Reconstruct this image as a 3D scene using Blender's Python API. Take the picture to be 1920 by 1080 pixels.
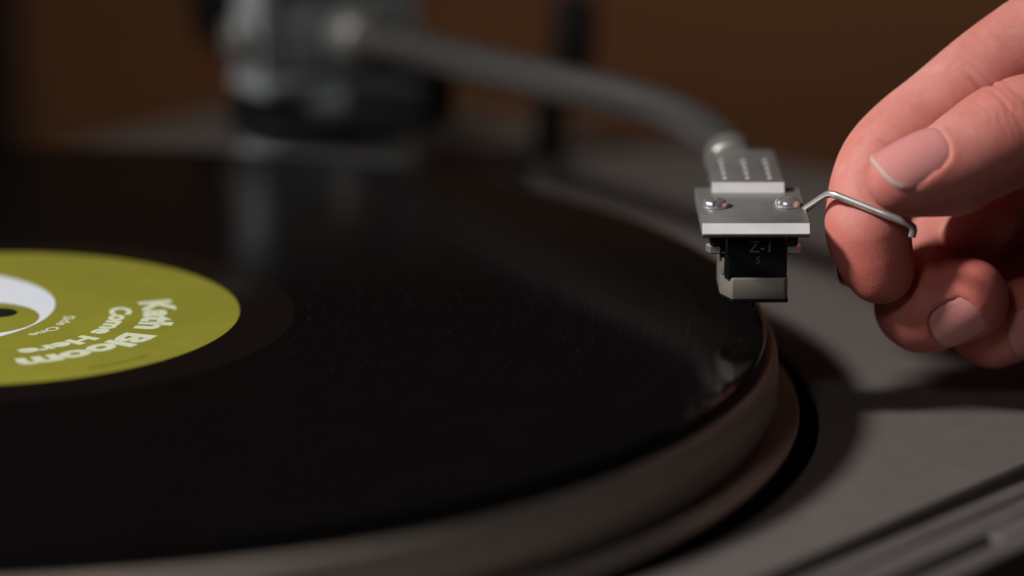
import bpy, bmesh, math, random
import numpy as np
from mathutils import Vector, Matrix

random.seed(7); np.random.seed(7)
for o in list(bpy.data.objects): bpy.data.objects.remove(o)
scene = bpy.context.scene
COL = scene.collection
MM = 0.001
PITCH = 0.2526256                       # the camera looks down by about 14.5 degrees

# ------------------------------------------------------------------ camera
cam = bpy.data.cameras.new('camera')
camo = bpy.data.objects.new('camera', cam); COL.objects.link(camo)
camo.location = (0.10234, -0.74442, 0.19756)
camo.rotation_euler = (math.pi/2 - PITCH, 0, 0)
cam.sensor_width = 36.0
cam.lens = 7518/1920*36
cam.clip_start = 0.02; cam.clip_end = 20
cam.dof.use_dof = True
cam.dof.focus_distance = 0.757
cam.dof.aperture_fstop = 4.7
scene.camera = camo

# ------------------------------------------------------------------ world, light, exposure
w = bpy.data.worlds.new('World'); scene.world = w; w.use_nodes = True
bg = w.node_tree.nodes['Background']
bg.inputs[0].default_value = (1.0, 0.93, 0.85, 1)
bg.inputs[1].default_value = 0.005

def area(name, loc, target, size, power, color, spread=180):
    l = bpy.data.lights.new(name, 'AREA'); l.shape = 'DISK'; l.size = size
    l.energy = power; l.color = color; l.spread = math.radians(spread)
    o = bpy.data.objects.new(name, l); COL.objects.link(o)
    o.location = loc
    o.rotation_euler = (Vector(target)-Vector(loc)).to_track_quat('-Z', 'Y').to_euler()
    return o
KEY = Vector((-0.755, -0.20, 0.64)).normalized()       # lamp to the left of the player
FRONT = Vector((-0.38, -0.76, 0.60)).normalized()     # lamp over the camera's left shoulder
TGT = Vector((0.150, -0.010, 0.015))
kl = bpy.data.lights.new('key_lamp', 'SPOT'); kl.energy = 148; kl.color = (1.0, 0.94, 0.90)
kl.shadow_soft_size = 0.13; kl.spot_size = math.radians(24); kl.spot_blend = 0.85
ko = bpy.data.objects.new('key_lamp', kl); COL.objects.link(ko); ko.location = TGT + KEY*1.7
ko.rotation_euler = (Vector((0.030, -0.080, 0.0))-ko.location).to_track_quat('-Z', 'Y').to_euler()
area('front_lamp', TGT + FRONT*1.7, TGT, 0.30, 3.0, (1.0, 0.95, 0.93))
area('added_backboard_fill', (0.72, 0.40, 0.25), (-0.10, 0.55, -0.05), 0.12, 0.62, (1.0, 0.92, 0.80), 50)  # unseen fill, added only to brighten the brown panel at the back

scene.view_settings.view_transform = 'Standard'
scene.view_settings.look = 'None'
scene.view_settings.exposure = 0.0
scene.view_settings.gamma = 1.0
scene.view_settings.use_curve_mapping = False
scene.cycles.use_denoising = True
scene.cycles.max_bounces = 8
scene.cycles.sample_clamp_indirect = 4.0

# ------------------------------------------------------------------ material helpers
def mat(name, base, rough=0.5, metal=0.0, spec=0.5, **kw):
    m = bpy.data.materials.new(name); m.use_nodes = True
    b = m.node_tree.nodes['Principled BSDF']
    b.inputs['Base Color'].default_value = (*base, 1)
    b.inputs['Roughness'].default_value = rough
    b.inputs['Metallic'].default_value = metal
    b.inputs['Specular IOR Level'].default_value = spec
    for k, v in kw.items(): b.inputs[k.replace('_', ' ')].default_value = v
    return m
def N(m, t, **kw):
    n = m.node_tree.nodes.new(t)
    for k, v in kw.items():
        if hasattr(n, k): setattr(n, k, v)
        else: n.inputs[k].default_value = v
    return n
def L(m, a, b): m.node_tree.links.new(a, b)
def BS(m): return m.node_tree.nodes['Principled BSDF']
def coords(m): return N(m, 'ShaderNodeTexCoord').outputs['Object']
def ramp(m, fac, stops):
    r = N(m, 'ShaderNodeValToRGB'); L(m, fac, r.inputs[0])
    e = r.color_ramp.elements
    while len(e) < len(stops): e.new(0.5)
    for q, (p, c) in zip(e, stops):
        q.position = p; q.color = (*c, 1) if len(c) == 3 else c
    return r.outputs[0]
def g(v): return (v, v, v)
def noise(m, co, scale, detail=4, rough=0.6):
    n = N(m, 'ShaderNodeTexNoise'); n.inputs['Scale'].default_value = scale
    n.inputs['Detail'].default_value = detail; n.inputs['Roughness'].default_value = rough
    L(m, co, n.inputs['Vector']); return n.outputs['Fac']
def bump(m, h, strength, dist):
    b = N(m, 'ShaderNodeBump'); b.inputs['Strength'].default_value = strength
    b.inputs['Distance'].default_value = dist
    L(m, h, b.inputs['Height']); L(m, b.outputs[0], BS(m).inputs['Normal']); return b
def grained(name, base, rough, metal, scale, amt, dist, var=0.15, spec=0.5):
    m = mat(name, base, rough, metal, spec)
    co = coords(m)
    n1 = noise(m, co, scale, 2); bump(m, n1, amt, dist)
    n2 = noise(m, co, scale*0.03, 4)
    L(m, ramp(m, n2, [(0.3, tuple(c*(1-var) for c in base)), (0.7, tuple(min(1, c*(1+var)) for c in base))]), BS(m).inputs['Base Color'])
    L(m, ramp(m, n2, [(0.3, g(max(0.02, rough-0.06))), (0.7, g(min(1, rough+0.06)))]), BS(m).inputs['Roughness'])
    return m

M = {}
M['satin'] = grained('satin_aluminium', (0.33, 0.33, 0.315), 0.44, 0.65, 4200, 0.5, 0.00006, 0.06)
M['wire'] = grained('lift_metal', (0.55, 0.55, 0.53), 0.34, 0.7, 3000, 0.2, 0.00004, 0.05)
M['bright'] = grained('painted_lit_aluminium', (0.90, 0.91, 0.93), 0.38, 0.3, 5200, 0.8, 0.00008, 0.06)  # headshell aluminium again, made paler: the light its facets catch is in the colour
M['chrome'] = mat('chrome', (0.80, 0.80, 0.86), 0.30, 0.85)
M['tube'] = mat('tonearm_metal', (0.40, 0.395, 0.385), 0.27, 0.9)
M['pivot'] = mat('pivot_metal', (0.43, 0.48, 0.50), 0.45, 0.3)
M['black'] = mat('black_plastic', (0.008, 0.008, 0.009), 0.38, 0, 0.35)
M['gloss_black'] = mat('cartridge_black', (0.006, 0.006, 0.007), 0.25, 0, 0.4)
M['rubber'] = grained('black_rubber', (0.007, 0.007, 0.007), 0.62, 0, 2500, 0.3, 0.00005, spec=0.3)
M['deck'] = grained('deck_paint', (0.116, 0.105, 0.098), 0.50, 0.0, 5000, 0.35, 0.00004, 0.025, 0.4)
M['well'] = mat('well_black', (0.010, 0.009, 0.008), 0.6, 0, 0.2)
M['platter'] = grained('platter_aluminium', (0.43, 0.365, 0.315), 0.45, 0.35, 2500, 0.2, 0.00004, 0.08)
M['trim'] = grained('front_trim', (0.16, 0.15, 0.15), 0.40, 0.4, 3500, 0.25, 0.00004, 0.08)
M['beige'] = grained('stylus_holder_grey', (0.22, 0.205, 0.175), 0.45, 0.3, 3500, 0.25, 0.00004, 0.1)
M['print'] = mat('pale_print', (0.17, 0.17, 0.155), 0.5)
M['hole'] = mat('perforation', (0.85, 0.85, 0.90), 0.4, 0.1)

def wood(name, c1, c2, rough, sc):
    m = mat(name, c1, rough, 0, 0.3)
    co = coords(m)
    mp = N(m, 'ShaderNodeMapping'); mp.inputs['Scale'].default_value = (1, 1, 12)
    L(m, co, mp.inputs['Vector'])
    n = noise(m, mp.outputs[0], sc, 6, 0.6)
    L(m, ramp(m, n, [(0.3, c1), (0.72, c2)]), BS(m).inputs['Base Color'])
    bump(m, n, 0.2, 0.0004)
    return m
M['backboard'] = wood('brown_backboard', (0.074, 0.027, 0.0075), (0.098, 0.037, 0.011), 0.8, 6)
M['table'] = wood('dark_wood', (0.030, 0.014, 0.007), (0.055, 0.026, 0.012), 0.5, 9)
M['plinth'] = wood('plinth_veneer', (0.085, 0.050, 0.026), (0.13, 0.075, 0.038), 0.5, 25)
M['post'] = mat('dark_post', (0.006, 0.004, 0.005), 0.9, 0, 0.05)

# vinyl: concentric bands of groove, fine ripple, a little dust
m = mat('vinyl', (0.005, 0.0045, 0.0045), 0.2, 0, 0.5, IOR=1.27); M['vinyl'] = m
co = coords(m)
sep = N(m, 'ShaderNodeSeparateXYZ'); L(m, co, sep.inputs[0])
xy = N(m, 'ShaderNodeCombineXYZ'); L(m, sep.outputs[0], xy.inputs[0]); L(m, sep.outputs[1], xy.inputs[1])
ln = N(m, 'ShaderNodeVectorMath', operation='LENGTH'); L(m, xy.outputs[0], ln.inputs[0])
rad = ln.outputs['Value']
rv = N(m, 'ShaderNodeCombineXYZ'); L(m, rad, rv.inputs[0])
band = noise(m, rv.outputs[0], 420, 5, 0.75)
fine = noise(m, rv.outputs[0], 2600, 2, 0.6)
add = N(m, 'ShaderNodeMath', operation='MULTIPLY_ADD'); L(m, fine, add.inputs[0]); add.inputs[1].default_value = 0.6; L(m, band, add.inputs[2])
bump(m, add.outputs[0], 0.15, 0.00025)
L(m, ramp(m, band, [(0.3, g(0.05)), (0.7, g(0.13))]), BS(m).inputs['Roughness'])
vor = N(m, 'ShaderNodeTexVoronoi'); vor.inputs['Scale'].default_value = 330; L(m, co, vor.inputs['Vector'])
pick = N(m, 'ShaderNodeSeparateColor'); L(m, vor.outputs['Color'], pick.inputs[0])
lt = N(m, 'ShaderNodeMath', operation='LESS_THAN'); L(m, vor.outputs['Distance'], lt.inputs[0]); lt.inputs[1].default_value = 0.075
gt = N(m, 'ShaderNodeMath', operation='GREATER_THAN'); L(m, pick.outputs[0], gt.inputs[0]); gt.inputs[1].default_value = 0.82
mu = N(m, 'ShaderNodeMath', operation='MULTIPLY'); L(m, lt.outputs[0], mu.inputs[0]); L(m, gt.outputs[0], mu.inputs[1])
ang = N(m, 'ShaderNodeMath', operation='ARCTAN2'); L(m, sep.outputs[1], ang.inputs[0]); L(m, sep.outputs[0], ang.inputs[1])
a3 = N(m, 'ShaderNodeMath', operation='MULTIPLY'); L(m, ang.outputs[0], a3.inputs[0]); a3.inputs[1].default_value = 4.0
r9 = N(m, 'ShaderNodeMath', operation='MULTIPLY'); L(m, rad, r9.inputs[0]); r9.inputs[1].default_value = 2200.0
pol = N(m, 'ShaderNodeCombineXYZ'); L(m, a3.outputs[0], pol.inputs[0]); L(m, r9.outputs[0], pol.inputs[1])
streak = noise(m, pol.outputs[0], 1.0, 4, 0.65)
sk = ramp(m, streak, [(0.58, g(0.0)), (0.85, g(0.5))])
mx = N(m, 'ShaderNodeMath', operation='MAXIMUM'); L(m, sk, mx.inputs[0]); L(m, mu.outputs[0], mx.inputs[1])
dusty = ramp(m, mx.outputs[0], [(0.0, (0.0032, 0.0028, 0.0028)), (1.0, (0.040, 0.036, 0.032))])
ro = N(m, 'ShaderNodeMath', operation='LESS_THAN'); L(m, rad, ro.inputs[0]); ro.inputs[1].default_value = 0.0605   # smooth run-out round the label
mz = N(m, 'ShaderNodeMix', data_type='RGBA'); L(m, ro.outputs[0], mz.inputs['Factor']); L(m, dusty, mz.inputs['A']); mz.inputs['B'].default_value = (0.0082, 0.0054, 0.0045, 1)
L(m, mz.outputs['Result'], BS(m).inputs['Base Color'])

# paper label
def paper(name, c, var=0.1):
    m = mat(name, c, 0.55, 0, 0.3); co = coords(m)
    n = noise(m, co, 60, 6, 0.7)
    L(m, ramp(m, n, [(0.3, tuple(x*(1-var) for x in c)), (0.7, tuple(x*(1+var) for x in c))]), BS(m).inputs['Base Color'])
    bump(m, noise(m, co, 2500, 3), 0.15, 0.00003)
    return m
M['label'] = paper('label_paper', (0.238, 0.234, 0.026))
M['label_print'] = paper('label_lettering', (0.62, 0.68, 0.50), 0.05)
M['label_white'] = paper('label_white', (0.66, 0.72, 0.80), 0.03)
M['label_dark'] = paper('label_small_print', (0.15, 0.16, 0.015), 0.05)

# skin
m = mat('skin', (0.62, 0.31, 0.24), 0.55, 0, 0.30); M['skin'] = m
b = BS(m); b.inputs['Subsurface Weight'].default_value = 0.55
b.inputs['Subsurface Radius'].default_value = (1.0, 0.28, 0.16); b.inputs['Subsurface Scale'].default_value = 0.0030
co = coords(m)
n1 = noise(m, co, 140, 6, 0.7)
att = N(m, 'ShaderNodeAttribute', attribute_name='flush')
base = ramp(m, n1, [(0.30, (0.535, 0.192, 0.158)), (0.72, (0.67, 0.300, 0.265))])
mix = N(m, 'ShaderNodeMix', data_type='RGBA'); L(m, att.outputs['Fac'], mix.inputs['Factor'])
blot = ramp(m, noise(m, co, 48, 3, 0.55), [(0.42, g(0.0)), (0.68, g(0.55))])
mb = N(m, 'ShaderNodeMix', data_type='RGBA'); L(m, blot, mb.inputs['Factor']); L(m, base, mb.inputs['A']); mb.inputs['B'].default_value = (0.56, 0.165, 0.135, 1)
L(m, mb.outputs['Result'], mix.inputs['A']); mix.inputs['B'].default_value = (0.54, 0.118, 0.086, 1)
L(m, mix.outputs['Result'], b.inputs['Base Color'])
v = N(m, 'ShaderNodeTexVoronoi', feature='DISTANCE_TO_EDGE'); v.inputs['Scale'].default_value = 1700; L(m, co, v.inputs['Vector'])
n2 = noise(m, co, 900, 4, 0.7)
ad = N(m, 'ShaderNodeMath', operation='MULTIPLY_ADD'); L(m, v.outputs['Distance'], ad.inputs[0]); ad.inputs[1].default_value = 0.8; L(m, n2, ad.inputs[2])
bump(m, ad.outputs[0], 0.34, 0.00018)
L(m, ramp(m, n2, [(0.3, g(0.50)), (0.7, g(0.68))]), b.inputs['Roughness'])
m = mat('nail', (0.66, 0.285, 0.270), 0.28, 0, 0.5); M['nail'] = m
b = BS(m); b.inputs['Subsurface Weight'].default_value = 0.4
b.inputs['Subsurface Radius'].default_value = (1.0, 0.3, 0.2); b.inputs['Subsurface Scale'].default_value = 0.002
co = coords(m); bump(m, noise(m, co, 500, 3), 0.12, 0.0002)
M['nail_edge'] = mat('nail_free_edge', (0.60, 0.47, 0.42), 0.4)

# ------------------------------------------------------------------ mesh helpers (all lengths in mm)
def link(name, me, material, parent=None):
    o = bpy.data.objects.new(name, me); COL.objects.link(o)
    if material is not None and not me.materials:
        me.materials.append(M[material])
    if parent is not None: o.parent = parent
    return o
def empty(name, loc=(0, 0, 0), rot=(0, 0, 0), parent=None):
    o = bpy.data.objects.new(name, None); COL.objects.link(o)
    o.empty_display_size = 0.02
    o.location = [c*MM for c in loc]; o.rotation_euler = rot
    if parent is not None: o.parent = parent
    return o
def tag(o, label, cat, group=None):
    o['label'] = label; o['category'] = cat
    if group: o['group'] = group
    return o
def finish(bm, smooth=True, angle=35):
    bmesh.ops.recalc_face_normals(bm, faces=bm.faces)
    bmesh.ops.scale(bm, vec=(MM, MM, MM), verts=bm.verts)
    me = bpy.data.meshes.new('mesh'); bm.to_mesh(me); bm.free()
    if smooth:
        me.polygons.foreach_set('use_smooth', [True]*len(me.polygons))
        me.set_sharp_from_angle(angle=math.radians(angle))
    return me
def lathe(profile, seg=192, cap=True, center=(0, 0), closed=False):
    bm = bmesh.new(); rings = []
    for r, z in profile:
        if r < 1e-6: rings.append([bm.verts.new((center[0], center[1], z))])
        else: rings.append([bm.verts.new((center[0]+r*math.cos(2*math.pi*i/seg), center[1]+r*math.sin(2*math.pi*i/seg), z)) for i in range(seg)])
    pairs = list(zip(rings, rings[1:]))
    if closed: pairs.append((rings[-1], rings[0]))
    for a, b in pairs:
        for i in range(seg):
            j = (i+1) % seg
            if len(a) == 1 and len(b) == 1: continue
            if len(a) == 1: bm.faces.new((a[0], b[i], b[j]))
            elif len(b) == 1: bm.faces.new((a[i], a[j], b[0]))
            else: bm.faces.new((a[i], a[j], b[j], b[i]))
    return finish(bm)
def rbox(c, s, bev=0.3, seg=2, rz=0.0, taper=None):
    bm = bmesh.new(); bmesh.ops.create_cube(bm, size=1)
    for v in bm.verts:
        v.co = Vector((v.co.x*s[0], v.co.y*s[1], v.co.z*s[2]))
        if taper and v.co.z < 0: v.co.x *= taper[0]; v.co.y *= taper[1]
    if bev > 0: bmesh.ops.bevel(bm, geom=bm.edges[:], offset=bev, segments=seg, profile=0.5, affect='EDGES')
    bmesh.ops.rotate(bm, cent=(0, 0, 0), matrix=Matrix.Rotation(rz, 3, 'Z'), verts=bm.verts)
    bmesh.ops.translate(bm, vec=c, verts=bm.verts)
    return finish(bm)
def prism(pts, z0, z1, bev=0.3, axis='z', seg=2):
    """pts: outline; extruded along z (axis z) or along x (axis x: pts are y, z) or y (axis y: pts are x, z)"""
    bm = bmesh.new()
    def P(p, h): return (p[0], p[1], h) if axis == 'z' else ((h, p[0], p[1]) if axis == 'x' else (p[0], h, p[1]))
    a = [bm.verts.new(P(p, z0)) for p in pts]; b = [bm.verts.new(P(p, z1)) for p in pts]
    n = len(pts)
    bm.faces.new(a); bm.faces.new(b[::-1])
    for i in range(n): bm.faces.new((a[i], b[i], b[(i+1) % n], a[(i+1) % n]))
    bmesh.ops.recalc_face_normals(bm, faces=bm.faces)
    if bev > 0:
        sharp = [e for e in bm.edges if e.calc_face_angle(0) > 0.4]
        bmesh.ops.bevel(bm, geom=sharp, offset=bev, segments=seg, profile=0.5, affect='EDGES')
    return finish(bm)
def catmull(pts, n=10):
    P = [Vector(p) for p in pts]; P = [2*P[0]-P[1]]+P+[2*P[-1]-P[-2]]
    out = []
    for i in range(1, len(P)-2):
        for k in range(n):
            t = k/n
            out.append(0.5*((2*P[i])+(-P[i-1]+P[i+1])*t+(2*P[i-1]-5*P[i]+4*P[i+1]-P[i+2])*t*t+(-P[i-1]+3*P[i]-3*P[i+1]+P[i+2])*t**3))
    out.append(P[-2]); return out
def tube(path, r, seg=24, flat=1.0, up=(0, 0, 1)):
    """sweep; r number or list; flat squeezes the section along 'up'"""
    bm = bmesh.new(); rings = []; n = len(path)
    path = [Vector(p) for p in path]; upv = Vector(up)
    for i, p in enumerate(path):
        d = (path[min(i+1, n-1)]-path[max(i-1, 0)]).normalized()
        s = d.cross(upv).normalized(); u = s.cross(d)
        rr = r if not hasattr(r, '__len__') else r[i]
        rings.append([bm.verts.new(p + (s*math.cos(2*math.pi*k/seg)+u*math.sin(2*math.pi*k/seg)*flat)*rr) for k in range(seg)])
    for a, b in zip(rings, rings[1:]):
        for k in range(seg): bm.faces.new((a[k], a[(k+1) % seg], b[(k+1) % seg], b[k]))
    bm.faces.new(rings[0]); bm.faces.new(rings[-1][::-1])
    return finish(bm, angle=50)
def rod(a, b, r, seg=32, bev=0.3):
    """straight round bar with softened ends"""
    a = Vector(a); b = Vector(b); d = (b-a).normalized(); ln_ = (b-a).length
    pts = [a, a+d*bev*0.3, a+d*bev, b-d*bev, b-d*bev*0.3, b]
    rr = [r-bev, r-bev*0.3, r, r, r-bev*0.3, r-bev]
    up = (0, 0, 1) if abs(d.z) < 0.9 else (0, 1, 0)
    return tube(pts, rr, seg, up=up)
def text_verts(s, offset=0.0, extrude=0.0, space=1.0):
    cu = bpy.data.curves.new('t', 'FONT'); cu.body = s; cu.size = 1.0; cu.resolution_u = 3
    cu.offset = offset; cu.extrude = extrude; cu.space_character = space
    ob = bpy.data.objects.new('t', cu); COL.objects.link(ob)
    dg = bpy.context.evaluated_depsgraph_get(); dg.update()
    me = bpy.data.meshes.new_from_object(ob.evaluated_get(dg))
    vs = np.array([v.co[:] for v in me.vertices]); fs = [tuple(p.vertices) for p in me.polygons]
    bpy.data.objects.remove(ob); bpy.data.curves.remove(cu); bpy.data.meshes.remove(me)
    return vs, fs
def raw(vs, fs):
    me = bpy.data.meshes.new('mesh'); me.from_pydata([tuple(np.array(v)*MM) for v in vs], [], fs); me.update(); return me

# ------------------------------------------------------------------ setting
def plane_box(name, c, s, material, rz=0):
    o = link(name, rbox(c, s, 0, rz=rz), material); o['kind'] = 'structure'; return o
plane_box('tabletop', (150, 150, -115), (1600, 1100, 20), 'table')
plane_box('backboard', (150, 560, 5), (2200, 20, 230), 'backboard')  # low wooden panel, height cut down so the vinyl mirrors darkness above it
tag(link('wooden_post', rbox((-113, 545, 5), (110, 9, 219), 2), 'post'), 'dark upright post in front of the brown wall behind the turntable', 'post')

# ------------------------------------------------------------------ turntable
TA = math.radians(51.1)
tt = empty('turntable', (0, 0, -105), (0, 0, TA))
tag(tt, 'silver grey record player with S shaped metal tonearm and black mat', 'turntable')
LIFT = 105                                # the empty stands on the table; heights below are measured from the record's surface
base_e = Matrix.Rotation(-TA, 4, 'Z')
def part(name, me, material, parent=None, world=False):
    """world=True: mesh coordinates are in scene axes, not the turntable's own"""
    o = link(name, me, material)
    o.parent = parent or tt
    if parent is None or parent is tt:
        o.location = (0, 0, LIFT*MM)
        if world: o.rotation_euler = (0, 0, -TA)
    return o
# local axes: x to the player's right, y to its rear
X0, X1, Y0, Y1, ZD = -190, 272, -177.6, 153, -18
def deck_mesh(r):
    bm = bmesh.new(); n = 288
    angs = sorted(set([2*math.pi*i/n for i in range(n)] + [math.atan2(y, x) % (2*math.pi) for x in (X0, X1) for y in (Y0, Y1)]))
    inn, out, low, side = [], [], [], []
    for a in angs:
        c, s = math.cos(a), math.sin(a)
        t = min((X1 if c > 0 else X0)/c if abs(c) > 1e-9 else 1e9, (Y1 if s > 0 else Y0)/s if abs(s) > 1e-9 else 1e9)
        inn.append(((r+0.5)*c, (r+0.5)*s, ZD)); low.append((r*c, r*s, ZD-0.5)); side.append((r*c, r*s, ZD-9))
        out.append((c*t, s*t, ZD))
    rings = [[bm.verts.new(p) for p in q] for q in (side, low, inn, [(x*1.0-0.6*np.sign(x)*(abs(abs(x)-abs(X1 if x > 0 else X0)) < 1e-3), y-0.6*np.sign(y)*(abs(abs(y)-abs(Y1 if y > 0 else Y0)) < 1e-3), z) for x, y, z in out], [(x, y, ZD-0.6) for x, y, z in out], [(x, y, ZD-9) for x, y, z in out])]
    k = len(angs)
    for a, b in zip(rings, rings[1:]):
        for i in range(k): bm.faces.new((a[i], a[(i+1) % k], b[(i+1) % k], b[i]))
    return finish(bm, angle=30)
part('deck_plate', deck_mesh(161.2), 'deck')
part('platter_well', lathe([(161.1, -19.0), (160.7, -26), (1, -26)], 192), 'well')
part('plinth_body', rbox(((X0+X1)/2, (-203+Y1)/2, -62.2), (X1-X0-3, Y1+203-3, 70), 2), 'plinth')
# front edge of the plinth: gap, trim bars, a slotted panel
part('front_gap', rbox(((X0+X1)/2, -179.9, -25.2), (X1-X0-1, 4.2, 4), 0), 'well')
part('front_trim', rbox(((X0+X1)/2, -184.7, -22.1), (X1-X0, 4.6, 8), 0.5), 'trim')
pan = part('front_panel', rbox(((X0+X1)/2, -190.4, -22.4), (X1-X0, 6.0, 8), 0.5), 'trim')
part('front_lip', rbox(((X0+X1)/2, -199.8, -22.5), (X1-X0, 5.2, 8), 0.8), 'trim')
part('slot_floor', rbox(((X0+55)/2, -195.3, -23.9), (55-X0, 3.7, 6), 0), 'trim')
part('slot_end', rbox(((55.2+X1)/2, -195.3, -22.62), (X1-55.4, 3.9, 8), 0.25), 'trim')
for sx in (X0+40, X1-40):
    for sy in (-170, 120):
        f = part('foot', lathe([(0, -105), (17, -105), (20, -103), (20, -98), (16, -97), (0, -97)], 40, center=(sx, sy)), 'rubber')

# platter: rubber mat over a turned rim with a ridge below
pl = part('platter', lathe([(0, -3.6), (151.9, -3.6), (152.6, -4.1), (153.2, -5.5), (153.5, -12.2), (153.1, -13.0), (151.2, -13.4), (150.8, -15.6), (156.9, -16.3), (157.5, -16.6), (157.5, -17.4), (156.9, -17.8), (150, -18.6), (150, -22), (0, -22)], 288), 'platter')
part('mat', lathe([(3.8, -1.62), (150.4, -1.62), (151.0, -1.9), (151.2, -3.0), (151.0, -3.56), (3.8, -3.56)], 288), 'rubber', None)
part('spindle', lathe([(0, -0.15), (2.6, -0.15), (3.3, -0.8), (3.3, -3.5), (0, -3.5)], 40), 'black')

# --- tonearm (scene axes)
PV = Vector((58, 205, 0))
def disc(r, z0, z1, bev=0.6, c=PV, seg=64):
    return lathe([(0, z1), (r-bev, z1), (r-bev*0.3, z1-bev*0.3), (r, z1-bev), (r, z0), (0, z0)], seg, center=(c[0], c[1]))
part('pivot_base', disc(21, ZD+0.05, -7.5, 1.2), 'pivot', world=True)
part('pivot_ring', lathe([(10.6, -7.4), (23.5, -7.4), (24, -6.8), (24, -1.2), (23, -0.4), (10.6, -0.4)], 64, center=PV[:2], closed=True), 'black', world=True)
part('cueing_platform', rbox((76, 186, 3.6), (22, 17, 12.8), 2.0, rz=-0.45), 'black', world=True)
part('pivot_column', disc(10.5, -7.4, 3.5, 0.8), 'pivot', world=True)
ARM = Vector((85, -133, 0)).normalized(); SID = Vector((-ARM.y, ARM.x, 0))   # along the arm, and to its far side
def obox(c, la, ls, h, bev):                                               # box aligned with the arm
    return rbox(c, (la, ls, h), bev, rz=math.atan2(ARM.y, ARM.x))
yk = part('gimbal_yoke', obox(PV+Vector((0, 0, 5.4)), 17, 44, 3.6, 0.8), 'pivot', world=True)
for s in (-1, 1):
    up = link('upright', obox(PV+SID*s*19.5+Vector((0, 0, 20.4)), 13, 5.4, 26.2, 1.2), 'pivot', yk)
    if s < 0: link('bearing_cap', rod(PV+SID*s*22.3+Vector((0, 0, 17)), PV+SID*s*26.5+Vector((0, 0, 17)), 5.2, 40, 1.2), 'satin', yk)
link('top_bridge', obox(PV+Vector((0, 0, 35.2)), 15, 44.4, 3.2, 0.8), 'pivot', yk)
part('bearing_block', obox(PV+Vector((0, 0, 17)), 15, 31, 17, 2.0), 'pivot', world=True)
# arm tube: straight run, then the bend into the headshell collar
p0 = PV+ARM*5; start = Vector((p0.x, p0.y, 16.9))
run = [start+(Vector((139.0, 78.3, 23.3))-start)*t for t in (0, 0.25, 0.5, 0.72, 0.82)]
path = catmull(run+[(133.4, 86.0, 22.6), (139.8, 71.5, 22.5), (143.8, 58.0, 22.2), (145.7, 46.5, 21.9), (146.0, 38.0, 21.8)], 12)
ta = part('tonearm_tube', tube(path, 4.3, 40), 'tube', world=True)
link('tube_ferrule', rod(start+ARM*2, start+ARM*15, 6.6, 40, 1.4), 'satin', ta)
back = start-ARM*14
cs = link('counterweight_stub', rod(start-ARM*8, start-ARM*52, 4.2, 32, 0.5), 'tube', ta)
link('counterweight', rod(start-ARM*24, start-ARM*50, 14.0, 64, 1.0), 'black', ta)
link('headshell_collar', rod((146.0, 43.0, 21.9), (146.1, 34.0, 21.8), 5.0, 48, 1.2), 'satin', ta)

# cueing lever and small chrome knobs on the deck behind the arm
cl = part('cueing_lever', prism([(107.4, -17.9), (115.6, -17.9), (116.6, 0), (122.6, 4), (123.2, 19.5), (121.8, 21.5), (113.6, 21.5), (112.4, 19.5), (111.4, 4), (109.0, 0)], 221, 229, 0.8, 'y'), 'rubber', world=True)
part('knob', lathe([(0, -9.6), (1.8, -9.9), (3.4, -11.0), (4.5, -12.8), (4.9, -15), (4.9, ZD+0.05), (0, ZD+0.05)], 48, center=(110.5, 190.5)), 'trim', world=True)
part('knob', lathe([(0, -9.6), (1.8, -9.9), (3.4, -11.0), (4.5, -12.8), (4.9, -15), (4.9, ZD+0.05), (0, ZD+0.05)], 48, center=(70.5, 215.5)), 'satin', world=True)

# --- headshell: own frame, origin at the top of the front edge, y back along the shell
HS_LOC = Vector((148.1, -14.5, 21.4+LIFT)); HS_TILT = 0.030; HS_YAW = 0.008
plate = prism([(1.15, 0.0), (27.2, 0.0), (27.2, -2.6), (0.25, -2.6), (-0.35, -2.05), (-0.35, -1.75)], -10.1, 10.1, 0.10, 'x', 1)
hs = link('headshell', plate, 'satin'); hs.parent = tt
HSM = Matrix.Rotation(-TA, 4, 'Z') @ Matrix.Translation(HS_LOC*MM) @ Matrix.Rotation(HS_YAW, 4, 'Z') @ Matrix.Rotation(HS_TILT, 4, 'X')
hs.matrix_local = HSM
link('front_facet', prism([(1.02, -0.02), (1.12, -0.10), (-0.22, -1.70), (-0.42, -1.70)], -10.02, 10.02, 0.0, 'x', 1), 'bright', hs)
link('raised_block', prism([(-7.1, 23.9), (7.0, 23.9), (6.6, 49.6), (-6.6, 49.6)], 0.003, 1.95, 0.18, 'z'), 'satin', hs)
link('block_face', prism([(23.95, 1.90), (23.95, 0.03), (23.1, 0.03)], -7.0, 6.9, 0.0, 'x', 1), 'bright', hs)
link('neck_block', rbox((0, 42.5, -1.6), (12.4, 14, 5.6), 1.0), 'satin', hs)
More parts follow.
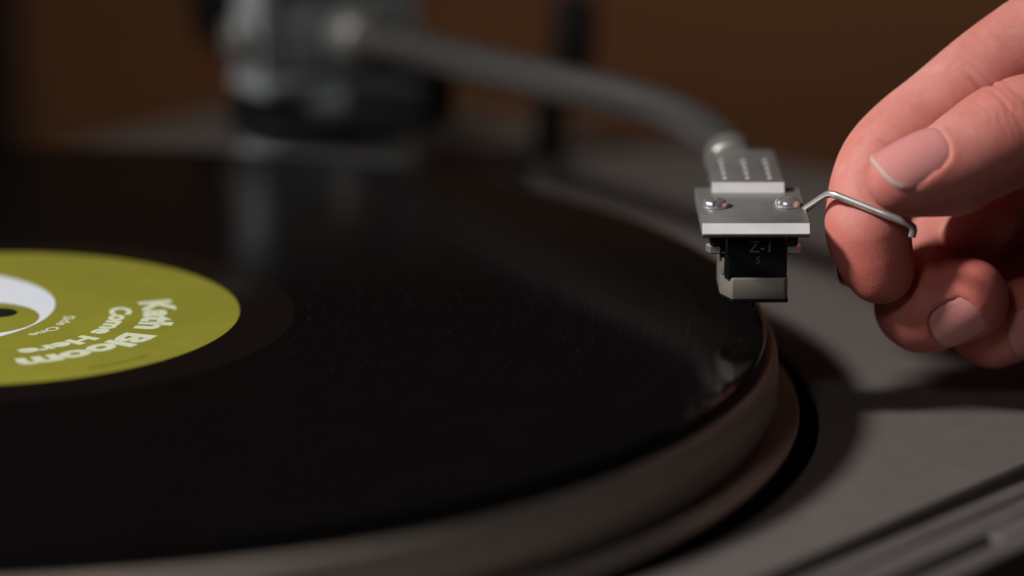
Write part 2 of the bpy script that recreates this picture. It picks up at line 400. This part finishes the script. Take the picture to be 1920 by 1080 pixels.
# perforations: three rows of small bright dimples
for cx in (-4.3, 0.1, 4.4):
    for k in range(5):
        y = 27.0+k*3.4
        link('perforation', lathe([(0, 2.12), (0.26, 2.09), (0.44, 2.0), (0.46, 1.90), (0, 1.90)], 16, center=(cx, y)), 'hole', hs)
def slotted_dome():
    """domed screw head with a real slot"""
    bm = bmesh.new(); seg = 48; rs = [0, 0.45, 0.9, 1.35, 1.75, 2.1, 2.3, 2.4]; hz = [1.62, 1.61, 1.58, 1.52, 1.42, 1.22, 0.95, 0.4]
    n = 49; grid = {}
    xs = np.linspace(-2.4, 2.4, n)
    def h(x, y):
        r = min(math.hypot(x, y), 2.4)
        z = float(np.interp(r, rs, hz))
        if abs(y) < 0.40: z = min(z, 0.55)
        return z
    rings = []
    yy = sorted(set(list(np.linspace(-2.4, 2.4, 33)) + [-0.41, -0.395, 0.395, 0.41]))
    for j, y in enumerate(yy):
        half = math.sqrt(max(0.0, 2.4**2-y*y))
        rings.append([bm.verts.new((half*t, y, h(half*t, y))) for t in np.linspace(-1, 1, 25)])
    for a, b in zip(rings, rings[1:]):
        for i in range(24):
            try: bm.faces.new((a[i], a[i+1], b[i+1], b[i]))
            except ValueError: pass
    bmesh.ops.remove_doubles(bm, verts=bm.verts, dist=1e-4)
    bd = [e for e in bm.edges if e.is_boundary]
    ex = bmesh.ops.extrude_edge_only(bm, edges=bd)
    for v in [q for q in ex['geom'] if isinstance(q, bmesh.types.BMVert)]: v.co.z = 0.02
    return finish(bm, angle=40)
dome = slotted_dome()
for cx, cy, rot in ((-7.0, 13.2, 1.45), (6.8, 13.6, 0.95)):
    s = link('screw', dome, 'chrome', hs); s.location = (cx*MM, cy*MM, 0); s.rotation_euler = (0, 0, rot)
    wsh = link('washer', lathe([(2.3, 0.02), (2.75, 0.02), (2.75, 0.22), (2.3, 0.24)], 40, center=(cx, cy), closed=True), 'satin', hs)
# finger lift: a bent flat wire off the right edge
fl = [(9.75, 12.41, -0.67), (10.92, 10.94, 0.67), (13.31, 7.5, 3.51), (13.84, 6.71, 4.04), (14.38, 6.02, 4.32), (15.02, 5.31, 4.35), (15.68, 4.8, 4.23), (28.03, -1.11, 0.56), (28.72, -1.32, 0.26), (29.22, -1.44, -0.17), (29.33, -1.46, -0.79), (29.06, -1.49, -2.02)]
link('finger_lift', tube(fl, 0.72, 16, 0.9, up=(0, 1, 0)), 'wire', hs)

# --- cartridge under the headshell (headshell frame)
cg = link('cartridge', rbox((-0.05, 12.6, -4.0), (16.6, 17.0, 2.7), 0.25), 'gloss_black'); cg.parent = tt; cg.matrix_local = HSM
link('cartridge_body', prism([(-4.9, 2.9), (5.6, 2.9), (6.2, 3.6), (6.2, 19.0), (-5.6, 19.0), (-5.6, 3.6)], -11.6, -2.66, 0.25, 'z'), 'gloss_black', cg)
link('stylus_holder', prism([(-4.2, 2.45), (5.75, 2.45), (6.35, 3.2), (6.35, 16.0), (-6.3, 16.0), (-6.3, 6.6)], -15.4, -11.2, 0.3, 'z'), 'beige', cg)
link('holder_cheek', prism([(-6.35, 5.6), (-5.62, 5.0), (-5.62, 15.5), (-6.35, 15.5)], -11.1, -7.9, 0.12, 'z'), 'beige', cg)
link('holder_lip', prism([(-4.1, 2.5), (6.3, 2.5), (6.5, 3.2), (6.5, 15.4), (-6.0, 15.4), (-6.0, 6.6)], -16.0, -15.45, 0.1, 'z'), 'gloss_black', cg)
link('cantilever', tube([(0, 9, -15.6), (0, 5, -16.8), (0, 2.4, -17.6)], [0.35, 0.3, 0.22], 12), 'gloss_black', cg)
link('stylus_tip', lathe([(0, -18.6), (0.22, -17.9), (0.22, -17.4), (0, -17.4)], 12, center=(0, 2.6)), 'gloss_black', cg)
for cx in (-7.3, 7.2):
    nut = link('nut', lathe([(0, -7.2), (1.5, -7.2), (1.75, -6.9), (1.75, -5.7), (1.5, -5.42), (0, -5.42)], 6, center=(cx, 6.4)), 'chrome', cg)
def front_text(s, cx, cz, size, ext=0.03):
    vs, fs = text_verts(s, 0.0, 0.0)
    x0, x1 = vs[:, 0].min(), vs[:, 0].max(); h = vs[:, 1].max()-min(0, vs[:, 1].min())
    k = size/h
    pts = [((v[0]-(x0+x1)/2)*k+cx, 2.86, cz+v[1]*k) for v in vs]
    return raw(pts, fs)
link('lettering', front_text('Z-1', 0.9, -6.2, 2.2), 'print', cg)
link('lettering', front_text('S', 0.65, -8.4, 1.4), 'print', cg)

# ------------------------------------------------------------------ record
rec = link('vinyl_record', lathe([(3.6, 0.0), (16, 0.0), (50.6, -0.03), (51.4, -0.09), (57.0, -0.11), (58.5, -0.10), (146.8, -0.09), (148.4, -0.05), (149.7, 0.0), (150.5, -0.10), (150.95, -0.5), (151.0, -0.8), (150.8, -1.15), (150.0, -1.45), (3.6, -1.55)], 384, closed=True), 'vinyl')
tag(rec, 'black vinyl record with yellow green centre label on the platter', 'record')
lab = link('label', lathe([(3.7, 0.03), (49.7, 0.03), (49.95, 0.0), (49.95, -0.08), (3.7, -0.02)], 288, closed=True), 'label', rec)
def arc_text(s, cx, cy, rb, height, a0, a1, bold):
    vs, fs = text_verts(s, bold)
    x0, x1 = vs[:, 0].min(), vs[:, 0].max(); y1 = 0.70
    a = a0+(vs[:, 0]-x0)/(x1-x0)*(a1-a0)
    r = rb+vs[:, 1]/y1*height
    return raw([(cx+r_*math.cos(math.radians(t)), cy+r_*math.sin(math.radians(t)), 0.055) for r_, t in zip(r, a)], [f[::-1] for f in fs])
link('lettering', arc_text('Kath Bloom', -0.4, -1.6, 32.3, 5.9, 20.5, -70, 0.05), 'label_print', lab)
link('lettering', arc_text('Come Here', -1, -1.5, 26.3, 3.9, 15, -65, 0.05), 'label_print', lab)
link('lettering', arc_text('Side One', -1, -1.5, 17.4, 2.2, 2, -47, 0.02), 'label_print', lab)
link('centre_hole', lathe([(0, 0.10), (3.2, 0.10), (3.4, 0.07), (3.4, 0.031), (0, 0.031)], 48, center=(3.7, 1.7)), 'rubber', lab)
# white crescent round the hole: outer circle minus an offset inner one
def crescent():
    n = 160; A = (-16.9, 4.9, 30.8); B = (-0.4, -2.5, 12.2)
    vs, fs = [], []
    for i in range(n):
        t = 2*math.pi*i/n
        d = (math.cos(t), math.sin(t))
        bx, by = B[0]+B[2]*d[0], B[1]+B[2]*d[1]
        ox, oy = B[0]-A[0], B[1]-A[1]
        bb = ox*d[0]+oy*d[1]; k = -bb+math.sqrt(max(0, bb*bb-(ox*ox+oy*oy-A[2]**2)))
        k = max(k, B[2]+0.02)
        vs += [(bx, by, 0.05), (B[0]+k*d[0], B[1]+k*d[1], 0.05)]
    for i in range(n):
        j = (i+1) % n; fs.append((2*i, 2*i+1, 2*j+1, 2*j))
    return raw(vs, fs)
link('crescent', crescent(), 'label_white', lab)
def dashes():
    vs, fs = [], []
    a = -40.0
    while a > -57:
        wd = random.uniform(0.5, 1.3)
        q = len(vs)
        for aa, rr in ((a, 44.9), (a-wd, 44.9), (a-wd, 46.1), (a, 46.1)):
            vs.append((rr*math.cos(math.radians(aa)), rr*math.sin(math.radians(aa)), 0.05))
        fs.append((q+3, q+2, q+1, q)); a -= wd+random.uniform(0.25, 0.7)
    return raw(vs, fs)
link('rim_marks', dashes(), 'label_dark', lab)

# ------------------------------------------------------------------ hand
# a right hand, palm to the camera; one continuous skin grown from a distance field.
# own frame in mm: x right, y away, z up, turned with the line of sight
import openvdb
HP = {
    'i_mcp': (55.89, 14, 50.7, 10.5),
    'i_a': (30.55, 15, 36.5, 9.0),
    'i_pip': (18.06, 15.5, 27.85, 8.9),
    'i_mid': (8.11, 15, 20.07, 8.5),
    'i_b': (1.89, 14, 15.14, 8.5),
    'i_dip': (-2.59, 13, 10.42, 8.5),
    'i_c': (-4.96, 11.5, 5.8, 8.3),
    'i_d': (-6.11, 10, 1.0, 8.1),
    'i_pad': (-6.5, 9, -2.87, 8.0),
    'i_e': (-5.63, 8.6, -6.92, 7.5),
    'i_tip': (-4.21, 8.6, -10.56, 6.5),
    'i_bulge': (-6.12, 7.6, -3.9, 6.9),
    'i_bulge2': (-5.28, 8, -7.94, 6.0),
    't_tip': (-1.88, -8, 6.09, 6.3),
    't_a': (1.99, -7, 6.91, 7.4),
    't_mid': (7.01, -5.5, 8.34, 8.2),
    't_b': (12.8, -3.5, 11.38, 9.3),
    't_ip': (19.62, -1.5, 14.95, 10.1),
    't_c': (29.01, 0, 17.2, 9.9),
    't_mcp': (49.5, 3, 18.63, 11),
    't_cmc': (81.66, 18, 7.5, 14),
    't_pad': (0.25, -5.5, 5.36, 5.6),
    't_padb': (8.67, -3, 6.42, 7.0),
    'm_mcp': (50.8, 30, 30.72, 10.5),
    'm_pip': (14.47, 40, -4.0, 9.2),
    'm_dip': (4.13, 19, -17.39, 8.5),
    'm_tip': (12.99, 14, -16.04, 7.9),
    'm_ba': (17.87, 26, -0.76, 6.0),
    'm_bb': (15.53, 29, -4.45, 6.0),
    'r_mcp': (60.14, 36, 15.34, 10),
    'r_pip': (29.46, 50, -9.74, 8.8),
    'r_dip': (18.7, 26, -21.45, 7.9),
    'r_tip': (28.68, 24, -18.13, 7.3),
    'p_mcp': (70.31, 40, 1.8, 9),
    'p_pip': (42.84, 54, -16.15, 7.6),
    'p_dip': (33.94, 36, -25.53, 6.9),
    'p_tip': (42.55, 34, -21.32, 6.4),
    'wrist': (114.55, 40, 8.12, 21),
    'arm': (187.9, 55, -1.12, 24),
    'heel': (93.68, 36, -4.57, 14),}
def A3(n): return np.array(HP[n][:3], np.float32)
def R1(n): return HP[n][3]
VOX = 0.5
LO = np.array([-22, -26, -38], np.float32); HI = np.array([150, 74, 66], np.float32)
dims = np.ceil((HI-LO)/VOX).astype(int)
gx = (LO[0]+VOX*np.arange(dims[0], dtype=np.float32))[:, None, None]
gy = (LO[1]+VOX*np.arange(dims[1], dtype=np.float32))[None, :, None]
gz = (LO[2]+VOX*np.arange(dims[2], dtype=np.float32))[None, None, :]
BIG = np.float32(30)
def sub(lo, hi):
    a = np.clip(np.floor((lo-LO)/VOX).astype(int), 0, dims); b = np.clip(np.ceil((hi-LO)/VOX).astype(int)+1, 0, dims)
    return slice(a[0], b[0]), slice(a[1], b[1]), slice(a[2], b[2])
def at(s): return gx[s[0]], gy[:, s[1]], gz[:, :, s[2]]
def smin(a, b, k):
    h = np.maximum(k-np.abs(a-b), 0)/k
    return np.minimum(a, b)-h*h*k*np.float32(0.25)
def cone(F, a, b, ra, rb, k, pad=9.0):
    """smooth-union a round cone into field F, only near it"""
    lo = np.minimum(a-ra, b-rb)-pad; hi = np.maximum(a+ra, b+rb)+pad
    s = sub(lo, hi)
    if min(q.stop-q.start for q in s) <= 0: return
    x, y, z = at(s); ba = b-a; l2 = float(ba@ba)
    px, py, pz = x-a[0], y-a[1], z-a[2]
    t = np.clip((px*ba[0]+py*ba[1]+pz*ba[2])/l2, 0, 1)
    d = np.sqrt((px-t*ba[0])**2+(py-t*ba[1])**2+(pz-t*ba[2])**2)-(ra+(rb-ra)*t)
    F[s] = smin(F[s], d.astype(np.float32), k)
def chain(names, extra=(), ke=2.0):
    """one finger: round cones along a smooth curve through the joints"""
    F = np.full(dims, BIG, np.float32)
    Q = np.array([[*HP[n]] for n in names], np.float64)
    Q = np.vstack([2*Q[0]-Q[1], Q, 2*Q[-1]-Q[-2]])
    pts_ = []
    for i in range(1, len(Q)-2):
        for k in range(5):
            t = k/5
            pts_.append(0.5*(2*Q[i]+(Q[i+1]-Q[i-1])*t+(2*Q[i-1]-5*Q[i]+4*Q[i+1]-Q[i+2])*t*t+(3*Q[i]-Q[i-1]-3*Q[i+1]+Q[i+2])*t**3))
    pts_.append(Q[-2])
    for a, b in zip(pts_, pts_[1:]):
        cone(F, a[:3].astype(np.float32), b[:3].astype(np.float32), a[3], b[3], np.float32(0.25))
    for n, m_ in extra: cone(F, A3(n), A3(m_), R1(n), R1(m_), np.float32(ke))
    return F
palm = np.full(dims, BIG, np.float32)
for n in ('i_mcp', 'm_mcp', 'r_mcp', 'p_mcp'): cone(palm, A3(n), A3('wrist'), R1(n), R1('wrist'), 7, 14)
for n, m_ in (('i_mcp', 'm_mcp'), ('m_mcp', 'r_mcp'), ('r_mcp', 'p_mcp'), ('t_cmc', 'wrist'), ('t_mcp', 't_cmc'), ('t_cmc', 'm_mcp'), ('wrist', 'arm'), ('heel', 'wrist'), ('heel', 'p_mcp'), ('t_mcp', 'i_mcp')):
    r2 = 7.5 if (n, m_) == ('t_mcp', 'i_mcp') else None
    cone(palm, A3(n), A3(m_), r2 or R1(n), r2 or R1(m_), 7, 14)
K = np.clip((gx-40)/18, 0, 1)*np.float32(5.0)+np.float32(0.45)
body = palm
fingers = [
    chain(('m_mcp', 'm_pip', 'm_dip', 'm_tip'), (('m_ba', 'm_bb'),), 0.8),
    chain(('r_mcp', 'r_pip', 'r_dip', 'r_tip')),
    chain(('p_mcp', 'p_pip', 'p_dip', 'p_tip')),
    chain(('i_mcp', 'i_a', 'i_pip', 'i_mid', 'i_b', 'i_dip', 'i_c', 'i_d', 'i_pad', 'i_e', 'i_tip'), (('i_bulge', 'i_bulge2'),)),
    chain(('t_mcp', 't_c', 't_ip', 't_b', 't_mid', 't_a', 't_tip'), (('t_pad', 't_padb'),))]
for F in fingers: body = smin(body, F, K)
# skin creases: shallow furrows across a joint on the given side
def crease(p, t, side, amp, wid, reach=9.0):
    s = sub(p-15, p+15); x, y, z = at(s)
    qx, qy, qz = x-p[0], y-p[1], z-p[2]
    al = qx*t[0]+qy*t[1]+qz*t[2]; sd = qx*side[0]+qy*side[1]+qz*side[2]
    d2 = qx**2+qy**2+qz**2
    al = al+0.35*np.sin(qz*0.9+qx*0.7)
    body[s] += (amp*np.exp(-(al/wid)**2)*np.clip(sd/4+0.6, 0, 1)*np.clip(1.6-np.sqrt(d2)/reach, 0, 1)).astype(np.float32)
def unit(v): v = np.array(v, np.float32); return v/np.linalg.norm(v)
for c in [([13.55, 6.5, 25.34], [0.761, 0.092, 0.642], [0.192, -0.962, -0.192], 1.0, 0.75), ([14.97, 6.5, 26.55], [0.761, 0.092, 0.642], [0.192, -0.962, -0.192], 0.5, 0.6), ([-4.13, 4, 13.95], [0.496, 0.154, 0.855], [0.287, -0.958, 0.0], 0.9, 0.8), ([-0.61, 4, 10.13], [0.761, 0.092, 0.642], [0.457, -0.762, -0.457], 0.6, 0.8), ([19.5, -8, 22.12], [0.89, 0.269, 0.367], [0.0, -0.857, 0.514], 0.3, 0.5), ([17.69, -9, 19.1], [0.89, 0.269, 0.367], [0.0, -0.857, 0.514], 0.25, 0.45)]:
    crease(np.array(c[0], np.float32), unit(c[1]), unit(c[2]), c[3], c[4])
# nails: a seat is pressed into the skin, a fold raised round it, then the plate itself is set in
def nail_frame(c):
    t = unit(c['t']); n = np.array(c['n'], np.float32); n = unit(n-t*(n@t)); b = np.cross(n, t)
    return np.array(c['c'], np.float32), t, n, b
NAILS = [{'c': [-0.13, -7.4, 6.7], 't': [-0.904, -0.277, -0.326], 'n': [-0.062, -0.668, 0.741], 'L': 13.2, 'W': 11.6, 'R': 7.2, 'RL': 40, 'white': 2, 'up': 0.15}, {'c': [12.01, 15.2, -16.35], 't': [0.832, -0.444, 0.333], 'n': [-0.203, -0.802, -0.561], 'L': 9.2, 'W': 9.4, 'R': 7.2, 'RL': 30, 'white': 1, 'up': 0.05}, {'c': [26.97, 24.3, -18.65], 't': [0.932, -0.187, 0.31], 'n': [-0.019, -0.88, -0.474], 'L': 10.5, 'W': 9.6, 'R': 7.0, 'RL': 30, 'white': 1, 'up': 0.15}, {'c': [41.04, 34.4, -22.06], 't': [0.879, -0.204, 0.43], 'n': [0.018, -0.888, -0.459], 'L': 9, 'W': 8.5, 'R': 6.0, 'RL': 30, 'white': 1, 'up': 0.15}, {'c': [-5.26, 8.2, -7.53], 't': [-0.075, -0.205, -0.976], 'n': [-0.635, 0.765, -0.111], 'L': 10.5, 'W': 10.0, 'R': 7.2, 'RL': 40, 'white': 2, 'up': 0.0}]
def skin_at(p, n):
    """distance along n from p to the skin"""
    for q in np.arange(0, 16, 0.1):
        i = np.round((p+n*q-LO)/VOX).astype(int)
        if body[i[0], i[1], i[2]] > 0: return float(q)
    return 8.0
for c in NAILS:                              # lay each plate on the skin it grows from
    C, t, n, b = nail_frame(c)
    q0, q1 = skin_at(C-t*c['L']*0.42, n), skin_at(C+t*c['L']*0.16, n)
    c['c'] = C+n*(q1+(q0-q1)*0.16/0.58+c.get('up', 0.15)); c['t'] = t*c['L']*0.58+n*(q1-q0)
for c in NAILS:
    C, t, n, b = nail_frame(c); Ln, Wn, R = c['L']/2, c['W']/2, c['R']
    s = sub(C-14, C+14); x, y, z = at(s)
    qx, qy, qz = x-C[0], y-C[1], z-C[2]
    S = qx*t[0]+qy*t[1]+qz*t[2]; Wd = qx*b[0]+qy*b[1]+qz*b[2]; H = qx*n[0]+qy*n[1]+qz*n[2]
    surf = np.sqrt(np.maximum(R*R-Wd*Wd, 0.2))-R-S*S/(2*c['RL'])
    od = (((np.abs(S)/Ln)**3.2+(np.abs(Wd)/Wn)**3.2)**(1/3.2)-1)*min(Ln, Wn)
    near = np.exp(-((H-surf)/2.2)**2)
    fold = 0.15*np.exp(-((od-0.5)/0.8)**2)*near*np.clip(0.9-S/Ln*0.9, 0, 1)
    f = body[s]-fold.astype(np.float32)
    cut = np.maximum(od-0.05, surf-0.22-H)
    f = -smin(-f, cut.astype(np.float32), 0.9)
    body[s] = f.astype(np.float32)
# knuckle wrinkles on the thumb's back
for p, t, side, amp, wl, ext in [([15.72, -9, 17.42], [-0.89, -0.269, -0.367], [0, -0.8, 0.6], 0.16, 1.25, 7.5), ([19.37, -9, 19.1], [-0.89, -0.269, -0.367], [0, -0.8, 0.6], 0.14, 1.5, 6.0)]:
    p = np.array(p, np.float32); t = unit(t); side = unit(side)
    s = sub(p-13, p+13); x, y, z = at(s)
    qx, qy, qz = x-p[0], y-p[1], z-p[2]
    al = qx*t[0]+qy*t[1]+qz*t[2]; sd = qx*side[0]+qy*side[1]+qz*side[2]
    d = np.sqrt(qx**2+qy**2+qz**2)
    wv = np.sin(al*2*math.pi/wl+1.3*np.sin(qx*0.6+qz*0.9)+0.8*np.sin(qz*1.7))
    body[s] += (amp*np.maximum(wv, -0.2)*np.exp(-(d/ext)**2)*np.clip(sd/3+0.7, 0, 1)).astype(np.float32)
grid = openvdb.FloatGrid(); grid.background = 3.0
grid.copyFromArray(np.clip(body, -3, 3).astype(np.float64))
grid.gridClass = openvdb.GridClass.LEVEL_SET
pts, quads = grid.convertToQuads(isovalue=0.0)
pts = pts*VOX+LO
me = bpy.data.meshes.new('hand_skin')
me.vertices.add(len(pts)); me.vertices.foreach_set('co', (pts*MM).astype(np.float32).ravel())
me.loops.add(len(quads)*4); me.loops.foreach_set('vertex_index', quads[:, ::-1].astype(np.int32).ravel())
me.polygons.add(len(quads)); me.polygons.foreach_set('loop_start', np.arange(0, len(quads)*4, 4, dtype=np.int32))
me.polygons.foreach_set('loop_total', np.full(len(quads), 4, np.int32))
me.update(calc_edges=True); me.validate()
me.polygons.foreach_set('use_smooth', np.ones(len(me.polygons), bool))
# flushed skin: fingertips and joints carry more blood
fl_ = np.zeros(len(pts))
for n, r, a in [('i_tip', 11, 0.75), ('i_dip', 9, 0.35), ('m_tip', 12, 0.8), ('m_dip', 10, 0.5), ('r_tip', 12, 0.8), ('t_ip', 11, 0.35), ('t_tip', 9, 0.4), ('i_c', 9, 0.3), ('i_pip', 10, 0.2)]:
    d = np.linalg.norm(pts-A3(n), axis=1); fl_ = np.maximum(fl_, a*np.clip(1.35-d/r, 0, 1))
at_ = me.attributes.new('flush', 'FLOAT', 'POINT'); at_.data.foreach_set('value', fl_.astype(np.float32))
hand = link('hand', me, 'skin')
hand.location = (0.17636, -0.01279, 0.02315)
hand.rotation_euler = (-PITCH, 0, 0)
tag(hand, 'bare right hand reaching in, thumb and index finger at the finger lift', 'hand')
def nail_mesh(c):
    C, t, n, b = nail_frame(c); Ln, Wn, R = c['L']/2, c['W']/2, c['R']
    vs, fs, mi = [], [], []; na, nr = 56, 14
    def top(S, Wd, lift): 
        h = math.sqrt(max(R*R-Wd*Wd, 0.2))-R-S*S/(2*c['RL'])+lift
        return C+t*S+b*Wd+n*h
    vs.append(top(0, 0, 0.12))
    for j in range(1, nr+1):
        f = j/nr
        for i in range(na):
            a = 2*math.pi*i/na; ca, sa = math.cos(a), math.sin(a)
            k = (abs(ca)**3.2+abs(sa)**3.2)**(-1/3.2)*f*1.09
            S, Wd = Ln*ca*k, Wn*sa*k
            fade = 0.12 if S > Ln*0.5 else 0.12-0.30*max(0, f-0.86)/0.14
            vs.append(top(S, Wd, fade))
    for i in range(na): fs.append((0, 1+i, 1+(i+1) % na)); mi.append(0)
    for j in range(nr-1):
        for i in range(na):
            p, q = 1+j*na, 1+(j+1)*na
            fs.append((p+i, q+i, q+(i+1) % na, p+(i+1) % na))
            a = 2*math.pi*(i+0.5)/na
            mi.append(1 if (j >= nr-c.get('white', 2) and math.cos(a) > 0.62) else 0)
    # rim turned under so the plate has a thickness
    q = 1+(nr-1)*na; base_ = len(vs)
    for i in range(na): vs.append(np.array(vs[q+i])-n*0.45)
    for i in range(na): fs.append((q+i, base_+i, base_+(i+1) % na, q+(i+1) % na)); mi.append(1 if math.cos(2*math.pi*(i+0.5)/na) > 0.62 else 0)
    me = bpy.data.meshes.new('nail'); me.from_pydata([tuple(np.array(v)*MM) for v in vs], [], fs)
    bm = bmesh.new(); bm.from_mesh(me); bmesh.ops.recalc_face_normals(bm, faces=bm.faces); bm.to_mesh(me); bm.free()
    me.materials.append(M['nail']); me.materials.append(M['nail_edge'])
    me.polygons.foreach_set('material_index', mi); me.polygons.foreach_set('use_smooth', [True]*len(mi)); me.update()
    me.set_sharp_from_angle(angle=math.radians(60))
    return me
for c in NAILS: link('nail', nail_mesh(c), None, hand)
